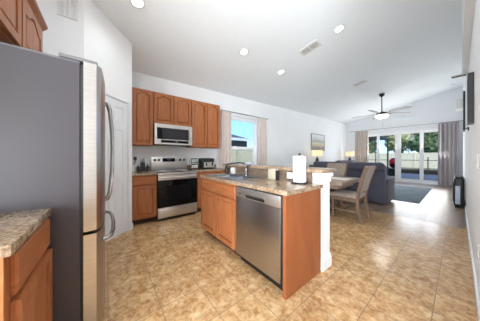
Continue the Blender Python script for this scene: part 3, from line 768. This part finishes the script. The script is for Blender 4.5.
# ------------------------------------------------------------------ walls: picture, frames, units
def wall_things():
    p = thing('wall_picture', 'framed grey landscape picture on the left living room wall', 'picture', (-4.04, 7.8, 1.5))
    fn = frame((-4.066, 7.2, 1.5), UY, NX)
    MB().ring(rect(0, 1.2, 0, .76), rect(.03, 1.17, .03, .73), fn, 0, .035).build('frame', 'frame', p)
    a = MB(); fbox(a, fn, .03, 1.17, .03, .73, .004, .02); a.build('print', 'art', p)
    for y0, y1, z0, z1, d, lab in ((3.02, 3.22, 1.56, 2.09, .041, 'dark deep-framed panel on the right wall, nearest to the camera'), (7.0, 7.45, 1.87, 2.84, .03, 'thin dark frame on the right wall, behind the nearer dark panel')):
        t = thing('wall_frame', lab, 'wall panel', (.08, y0, z0), 'dark frames on the right wall')
        fr = frame((.098, y0, z0), UY, (-1, 0, 0))
        MB().ring(rect(0, y1-y0, 0, z1-z0), rect(.03, y1-y0-.03, .03, z1-z0-.03), fr, 0, d).build('frame', 'blackf', t)
        c = MB(); fbox(c, fr, .03, y1-y0-.03, .03, z1-z0-.03, .004, d-.012); c.build('panel', 'black', t)
    h = thing('wall_hook', 'small black hook just below the thin dark frame on right wall', 'hook', (.09, 4.55, 1.66))
    MB().box(.085, .099, 4.50, 4.56, 1.62, 1.68, .002).build('plate', 'blackf', h); MB().tube([(.085, 4.53, 1.66), (.05, 4.53, 1.64), (.04, 4.53, 1.66)], .008, 8).build('peg', 'blackf', h, True)
    u = thing('wall_unit', 'small white boxy unit high on the far right wall', 'wall unit', (.05, 9.3, 2.75))
    MB().box(-.06, .098, 9.05, 9.5, 2.78, 3.1, .03, 3).build('housing', 'white', u, True); MB().box(-.065, -.0605, 9.1, 9.45, 2.82, 2.88).build('outlet_flap', 'vent', u)
    s = thing('shelf_strip', 'narrow grey strip under the bulkhead high on right wall', 'strip', (0, 5.3, 2.69))
    MB().box(-.09, .098, 5.08, 5.20, 2.695, 2.715, .004).build('board', 'vent', s); MB().box(-.08, .08, 5.10, 5.18, 2.689, 2.694).build('grille', 'ventd', s)
    v = thing('slotted_panel', 'white slotted panel high on the pantry side wall', 'vent', (-2.80, -.42, 2.9))  # white frame with upright slats, standing in for pale streaks
    fv = frame((-2.804, -.44, 2.82), UY, NX)
    MB().ring(rect(0, .17, 0, .40), rect(.02, .15, .02, .38), fv, 0, .012).build('frame', 'trim', v)
    sl = MB()
    for k in range(3): fbox(sl, fv, .03+.042*k, .055+.042*k, .02, .38, .001, .01)
    sl.build('louvres', 'vent', v)
wall_things()

# ------------------------------------------------------------------ living and dining furniture
def sofa(x0, y0, w, nseat, mat, label, dep=.95, rz=0, bh=1.04):
    # local: back along y=0 side facing -y, seats facing +y, x from 0 to w
    t = thing('recliner_sofa', label, 'sofa', (0, 0, 0))
    MB().box(.03, w-.03, .06, dep-.04, .03, .30, .03, 3).build('base', mat, t, True)
    for xa, xb in ((0, .2), (w-.2, w)):
        a = MB().box(xa, xb, .12, dep, .035, .60, .05, 3); a.box(xa-.012, xb+.012, .14, dep+.015, .52, .66, .06, 4); a.build('armrest', mat, t, True)
    sw = (w-.40)/nseat
    for k in range(nseat):
        xa = .2+sw*k; xb = xa+sw
        MB().box(xa+.004, xb-.004, .28, dep-.01, .28, .50, .06, 4).build('seat_cushion', mat, t, True)
        lo = (xa if k else .02)+.004; hi = (xb if k < nseat-1 else w-.02)-.004
        b = MB(); prof = [(.02, .10), (.0, .40), (.0, .62), (.02, .84), (.0, .88), (-.005, .96), (.03, bh-.02), (.09, bh), (.17, bh-.015), (.23, .94), (.24, .86), (.26, .60), (.32, .46), (.30, .30), (.22, .10)]
        n = 10; rings = []
        hd = MB().box(lo+.02, hi-.02, -.05, .12, .85, bh+.02, .06, 4)
        for i in range(n+1):
            u = i/n; q = max(0, abs(u-.5)*2-.8)/.2; sh = 1-.06*q*q
            rings.append([Vector((lo+(hi-lo)*u, .14+(y-.14)*(1-.25*q*q), .1+(z-.1)*sh)) for y, z in prof])
        b.loft(rings); bo = b.build('backrest', mat, t, True); hd.build('headrest', mat, t, True)
    for x in (.1, w-.1):
        for y in (.15, dep-.12): MB().cyl((x, y, 0), (x, y, .03), .03, 12).build('foot', 'black', t)
    return place(t, (x0, y0, 0), rz)
sofa(-2.95, 5.30, 1.87, 2, 'sofa', 'slate-blue reclining sofa with its back to the dining table')
sofa(-2.72-.30, 7.45, 1.95, 2, 'sofa2', 'dark grey sofa along the left wall under the picture', .95, PI/2) 
rg = MB().box(-2.9, -.63, 6.38, 9.75, .001, .014, .004); tag(rg.build('area_rug', 'rug'), 'slate-blue area rug in front of the sliding doors', 'rug')
def lamp_sets():
    def lamp():
        t = thing('table_lamp', 'x', 'lamp', (0, 0, 0), 'table lamps with drum shades')
        MB().lathe([(0, 0), (.09, 0), (.09, .015), (.03, .03), (.055, .10), (.075, .18), (.05, .27), (.02, .31), (.012, .36), (0, .36)], (0, 0, 0), 20).build('base', 'lampbase', t, True)
        MB().lathe([(.18, .37), (.20, .37), (.195, .62), (.175, .62)], (0, 0, 0), 28).build('lamp_shade', 'shade', t, True)
        MB().lathe([(0, .44), (.03, .46), (.03, .52), (0, .55)], (0, 0, 0), 12).build('bulb', 'bowl', t, True)
        return t
    def stand():
        t = thing('side_table', 'x', 'side table', (0, 0, 0), 'grey side tables under the lamps')
        MB().box(-.24, .24, -.24, .24, .60, .635, .006).build('top', 'sidet', t)
        for sx in (-1, 1):
            for sy in (-1, 1): MB().box(sx*.2-.02, sx*.2+.02, sy*.2-.02, sy*.2+.02, 0, .60).build('leg', 'sidet', t)
        MB().box(-.22, .22, -.22, .22, .50, .598).build('apron', 'sidet', t)
        MB().box(-.2, .2, -.2, .2, .16, .18).build('shelf', 'sidet', t)
        return t
    l0 = lamp(); l1 = copy_tree(l0); s0 = stand(); s1 = copy_tree(s0)
    zt = .636
    place(s0, (-3.70, 7.02, 0), 0, 'grey side table carrying the lamp nearer the picture'); place(s1, (-3.62, 10.35, 0), 0, 'grey side table in the far left corner by the curtain')
    place(l0, (-3.70, 7.05, zt+.23), 0, 'lit table lamp with cream drum shade below the picture, left one'); place(l1, (-3.62, 10.35, zt+.23), 0, 'lit table lamp with cream drum shade beside the left patio curtain')
    for s_ in (s0, s1): s_.scale.z = (zt+.2285)/.635
    bt = thing('vase', 'small dark vase on the side table beside the left lamp', 'vase', (-3.58, 6.86, zt+.23))
    MB().lathe([(0, 0), (.03, 0), (.045, .06), (.02, .13), (.026, .16), (0, .16)], (-3.58, 6.86, zt+.23), 16).build('body', 'black', bt, True)
lamp_sets()
def dining():
    t = thing('dining_table', 'greyed wooden dining table behind the breakfast bar', 'table', (-1.9, 3.75, 0))
    MB().box(-2.62, -1.27, 3.28, 4.24, .68, .755, .008).build('tabletop', 'table', t)
    MB().box(-2.5, -1.38, 3.38, 4.14, .60, .679).build('apron', 'table', t)
    for x in (-2.3, -1.76):
        for s_ in (-1, 1):
            MB().tube([(x, 3.76+s_*.34, .03), (x, 3.76+s_*.12, .30), (x, 3.76+s_*.08, .42), (x, 3.76+s_*.30, .62)], .032, 8).build('leg', 'iron', t, True)
        MB().box(x-.04, x+.04, 3.38, 4.14, 0, .045, .006).build('foot', 'iron', t)
    MB().cyl((-2.3, 3.76, .36), (-1.76, 3.76, .36), .022, 10).build('stretcher', 'iron', t, True)
    tag(MB().box(-2.45, -1.33, 3.58, 3.94, .7555, .7585).build('table_runner', 'linen'), 'pale cloth runner lying along the dining table', 'runner')
    def chair():
        # faces +x ; back at x=-.24 ; origin on the floor
        c = thing('dining_chair', 'x', 'chair', (0, 0, 0), 'beige dining chairs')
        MB().box(-.23, .25, -.235, .235, .425, .50, .025, 3).build('seat', 'chairf', c, True)
        MB().box(-.22, .23, -.225, .225, .36, .424, .004).build('seat_rail', 'chairw', c)
        px = lambda z: -.225-.155*max(0, (z-.45)/.6)**1.25
        b = MB(); rings = []
        for i in range(9):
            z = .56+(1.035-.56)*i/8; u = i/8; hw = .20+.03*u-.018*max(0, u-.8)*5*(1 if u > .8 else 0)*.6
            x = px(z); rings.append([Vector((x+dx, y, z)) for dx, y in ((.026, -hw), (.026+.0, -hw*.5), (.018, 0), (.026, hw*.5), (.026, hw), (-.02, hw), (-.03, 0), (-.02, -hw))])
        b.loft(rings); bk = b.build('backrest', 'chairf', c, True)
        for s_ in (-1, 1):
            p = MB(); zs = (0, .15, .30, .45, .60, .75, .90, 1.02); rr = []
            for z in zs:
                x = px(z)-(.07*(1-z/.45)**1.6 if z < .45 else 0); hw = .215+.03*max(0, (z-.5)/.5)
                y = s_*min(hw, .24); w_ = .019
                rr.append([Vector((x+dx, y+dy, z)) for dx, dy in ((-.024, -w_), (.024, -w_), (.024, w_), (-.024, w_))])
            p.loft(rr); p.build('leg', 'chairw', c)
            f = MB(); f.loft([[Vector((.20+dx*k, s_*.20+dy*k, z)) for dx, dy in ((-.022, -.022), (.022, -.022), (.022, .022), (-.022, .022))] for z, k in ((0, .75), (.36, 1.05))]); f.build('leg', 'chairw', c)
            MB().box(-.24, .19, s_*.205-.01, s_*.205+.01, .17, .20).build('stretcher', 'chairw', c)
        MB().box(.0, .022, -.20, .20, .172, .198).build('stretcher', 'chairw', c)
        return c
    c0 = chair(); c1 = copy_tree(c0)
    place(c0, (-1.36, 3.80, 0), PI, 'beige upholstered dining chair nearest the camera, at the end of the dining table')
    place(c1, (-2.02, 4.52, 0), -PI/2, 'beige upholstered dining chair behind the table, its back toward the sofa')
dining()
def heater():
    t = thing('floor_cabinet', 'black upright appliance with pale front panel by the right wall', 'appliance', (-.05, 7.0, 0))
    MB().box(-.075, .085, 6.5, 7.2, .04, .70, .03, 3).build('body', 'black', t, True)
    MB().box(-.09, -.076, 6.62, 7.1, .12, .6, .006).build('side_panel', 'iron', t)
    MB().box(-.055, .02, 6.488, 6.499, .09, .52, .004).build('front_panel', 'lblue', t)
    MB().box(-.06, .07, 6.55, 7.15, .701, .725, .008).build('top_grille', 'iron', t)
    MB().box(-.06, .07, 6.53, 7.17, 0, .04).build('plinth', 'gasket', t)
heater()

# ------------------------------------------------------------------ outside
def outside():
    MB().box(-40, 30, 11.33, 60, -.16, -.06).build('ground_yard', 'grass', struct=True)
    MB().box(-40, -4.2, -10, 11.33, -.16, -.06).build('ground_side', 'grass', struct=True)
    MB().box(-7, 4, 11.33, 17.4, -.06, -.005).build('patio_floor', 'deck', struct=True)
    MB().box(-9, 6, 18.0, 19.5, -.06, .25).build('planting_bed', 'soil', struct=True)
    def fence(p0, p1, h, mat, label, n):
        p0, p1 = Vector(p0), Vector(p1); u = (p1-p0).normalized(); L = (p1-p0).length; nn = Vector((u.y, -u.x, 0))
        fn = lambda a, b, c: p0+u*a+Vector((0, 0, b))+nn*c
        t = thing('yard_fence', label, 'fence', p0)
        b = MB(); k = int(L/.2)
        for i in range(k): fbox(b, fn, i*.2+.003, i*.2+.197, .05, h-.05, -.012, .012)
        b.build('boards', mat, t)
        r = MB(); fbox(r, fn, 0, L, h-.1, h, -.03, .03); r.build('rail', mat, t); r = MB(); fbox(r, fn, 0, L, .05, .15, -.03, .03); r.build('rail', mat, t)
        for i in range(n): 
            q = MB(); a = L*i/(n-1); fbox(q, fn, a-.06, a+.06, 0, h+.06, -.06, .06); q.build('post', mat, t)
    fence((-16, 20, -.06), (6, 20, -.06), 1.6, 'fence', 'cream vinyl fence across the back yard behind the patio', 9)
    fence((-6.6, -2, -.06), (-6.6, 14, -.06), 1.72, 'tanfence', 'tan fence outside the kitchen window', 8)
    h = thing('neighbour_house', 'grey neighbouring house beyond the fence, seen through the kitchen window', 'house', (-15, 5, -.06))
    MB().box(-18, -12.6, -4, 10.7, -.06, 2.75).build('wall', 'siding', h)
    r = MB(); r.loft([[(-12.1, y, 2.72), (-12.1, y, 2.86), (-15.3, y, 3.7), (-18.5, y, 2.86), (-18.5, y, 2.72)] for y in (-4.4, 10.8)]); r.build('roof', 'roof', h)
    MB().box(-12.11, -12.04, -4.4, 10.8, 2.66, 2.90).build('fascia', 'fascia', h)
    MB().box(-12.59, -12.55, 7.2, 8.4, 1.5, 2.5).build('house_window', 'mwglass', h)
    def tree(x, y, hgt, r, mat, label, seed):
        rnd = random.Random(seed); t = thing('garden_tree', label, 'tree', (x, y, -.06), 'trees behind the back fence')
        MB().tube([(x, y, -.06), (x+.1, y, hgt*.3), (x+.05, y+.1, hgt*.62)], [.16, .12, .07], 8).build('trunk', 'bark', t, True)
        c = MB()
        for k in range(9):
            p = Vector((x+rnd.uniform(-.6, .6)*r, y+rnd.uniform(-.6, .6)*r, hgt*.62+rnd.uniform(-.35, .45)*r)); rr = r*rnd.uniform(.4, .65)
            q = bmesh.ops.create_icosphere(c.bm, subdivisions=3, radius=rr)
            for v in q['verts']:
                d = v.co.normalized(); v.co = p+d*rr*(1+.45*noise.noise(d*3.5+p)+.22*noise.noise(d*9+p))
        for k in range(700):
            d = Vector((rnd.gauss(0, 1), rnd.gauss(0, 1), rnd.gauss(0, 1))).normalized(); p = Vector((x, y, hgt*.62))+d*r*rnd.uniform(.75, 1.12); a = Vector((rnd.gauss(0, 1), rnd.gauss(0, 1), rnd.gauss(0, 1))).normalized()*.13; b = d.cross(a).normalized()*.08
            c.bm.faces.new([c.bm.verts.new(p+w_) for w_ in (a, b, -a, -b)])
        c.build('crown', mat, t)
    for i, a in enumerate(((-6.6, 23.2, 3.6, 1.1, 'leafd', 'dark round tree behind the fence, leftmost through the glass doors'), (-3.9, 25.5, 4.8, 1.25, 'leafl', 'olive broad tree behind the fence, left of centre'),
              (-1.6, 23.2, 4.3, 1.2, 'leafd', 'dark bushy tree behind the fence, centre of the third pane'), (.7, 25.5, 5.0, 1.25, 'leafl', 'tall olive tree behind the fence, in the fourth pane'), (3.2, 23, 4.2, 1.2, 'leafd', 'dark tree behind the fence, rightmost of the row'), (-9.6, 25, 4.6, 1.4, 'leafl', 'olive tree behind the fence, far left of the row'))):
        tree(*a, seed=i+3)
    p = thing('patio_cover', 'dark bronze patio cover frame outside the left sliding doors', 'patio cover', (-4, 14, 0))
    MB().prism([(11.36, 2.72), (15.0, 2.36), (15.0, 2.44), (11.36, 2.80)], lambda a, b, c: Vector((c, a, b)), -7.0, -2.9).build('roof_panel', 'bronze', p)
    for x in (-6.9, -5.4, -3.9, -2.95): MB().prism([(11.36, 2.62), (15.0, 2.24), (15.0, 2.36), (11.36, 2.72)], lambda a, b, c: Vector((x+c, a, b)), -.04, .04).build('rafter', 'bronze', p)
    for x in (-6.9, -5.0, -2.95): MB().box(x-.04, x+.04, 14.9, 14.98, -.005, 2.26).build('post', 'bronze', p)
    s = thing('screen_railing', 'thin dark screen frame along the far edge of the patio', 'railing', (0, 17.3, 0))
    for z in (.38, .95): MB().box(-7, 4, 17.28, 17.32, z, z+.04).build('rail', 'bronze', s)
    for x in (-6, -4.2, -1.3, .6, 2.6): MB().box(x-.025, x+.025, 17.27, 17.33, -.005, 2.6 if x < -2 else 1.2).build('post', 'bronze', s)
    g_ = thing('barbecue_grill', 'red-lidded black barbecue on the patio behind the glass doors', 'barbecue', (-2.25, 12.75, 0))
    gx, gy = -2.28, 13.0
    MB().lathe([(.20, .82), (.24, .90), (.22, 1.02), (.13, 1.12), (0, 1.15)], (gx, gy, 0), 24).build('lid', 'red', g_, True)
    MB().lathe([(0, .56), (.12, .58), (.21, .68), (.235, .815), (0, .815)], (gx, gy, 0), 24).build('bowl', 'black', g_, True)
    MB().box(gx-.22, gx+.22, gy-.18, gy+.18, .12, .55, .01).build('cart', 'black', g_)
    for sx in (-1, 1):
        for sy in (-1, 1): MB().cyl((gx+sx*.19, gy+sy*.15, -.004), (gx+sx*.19, gy+sy*.15, .12), .018, 8).build('leg', 'black', g_)
    MB().tube([(gx-.05, gy-.12, 1.09), (gx-.05, gy-.17, 1.13), (gx+.05, gy-.17, 1.13), (gx+.05, gy-.12, 1.09)], .01, 8).build('handle', 'black', g_)
    c = thing('patio_table', 'small dark metal patio table left of the barbecue', 'patio table', (-3.2, 13.4, 0))
    MB().lathe([(0, .68), (.4, .68), (.4, .71), (0, .71)], (-3.2, 13.6, 0), 28).build('top', 'bronze', c, True)
    for k in range(4):
        a = PI/4+k*PI/2; MB().cyl((-3.2+.34*math.cos(a), 13.6+.34*math.sin(a), -.004), (-3.2+.22*math.cos(a), 13.6+.22*math.sin(a), .68), .015, 8).build('leg', 'bronze', c)
outside()
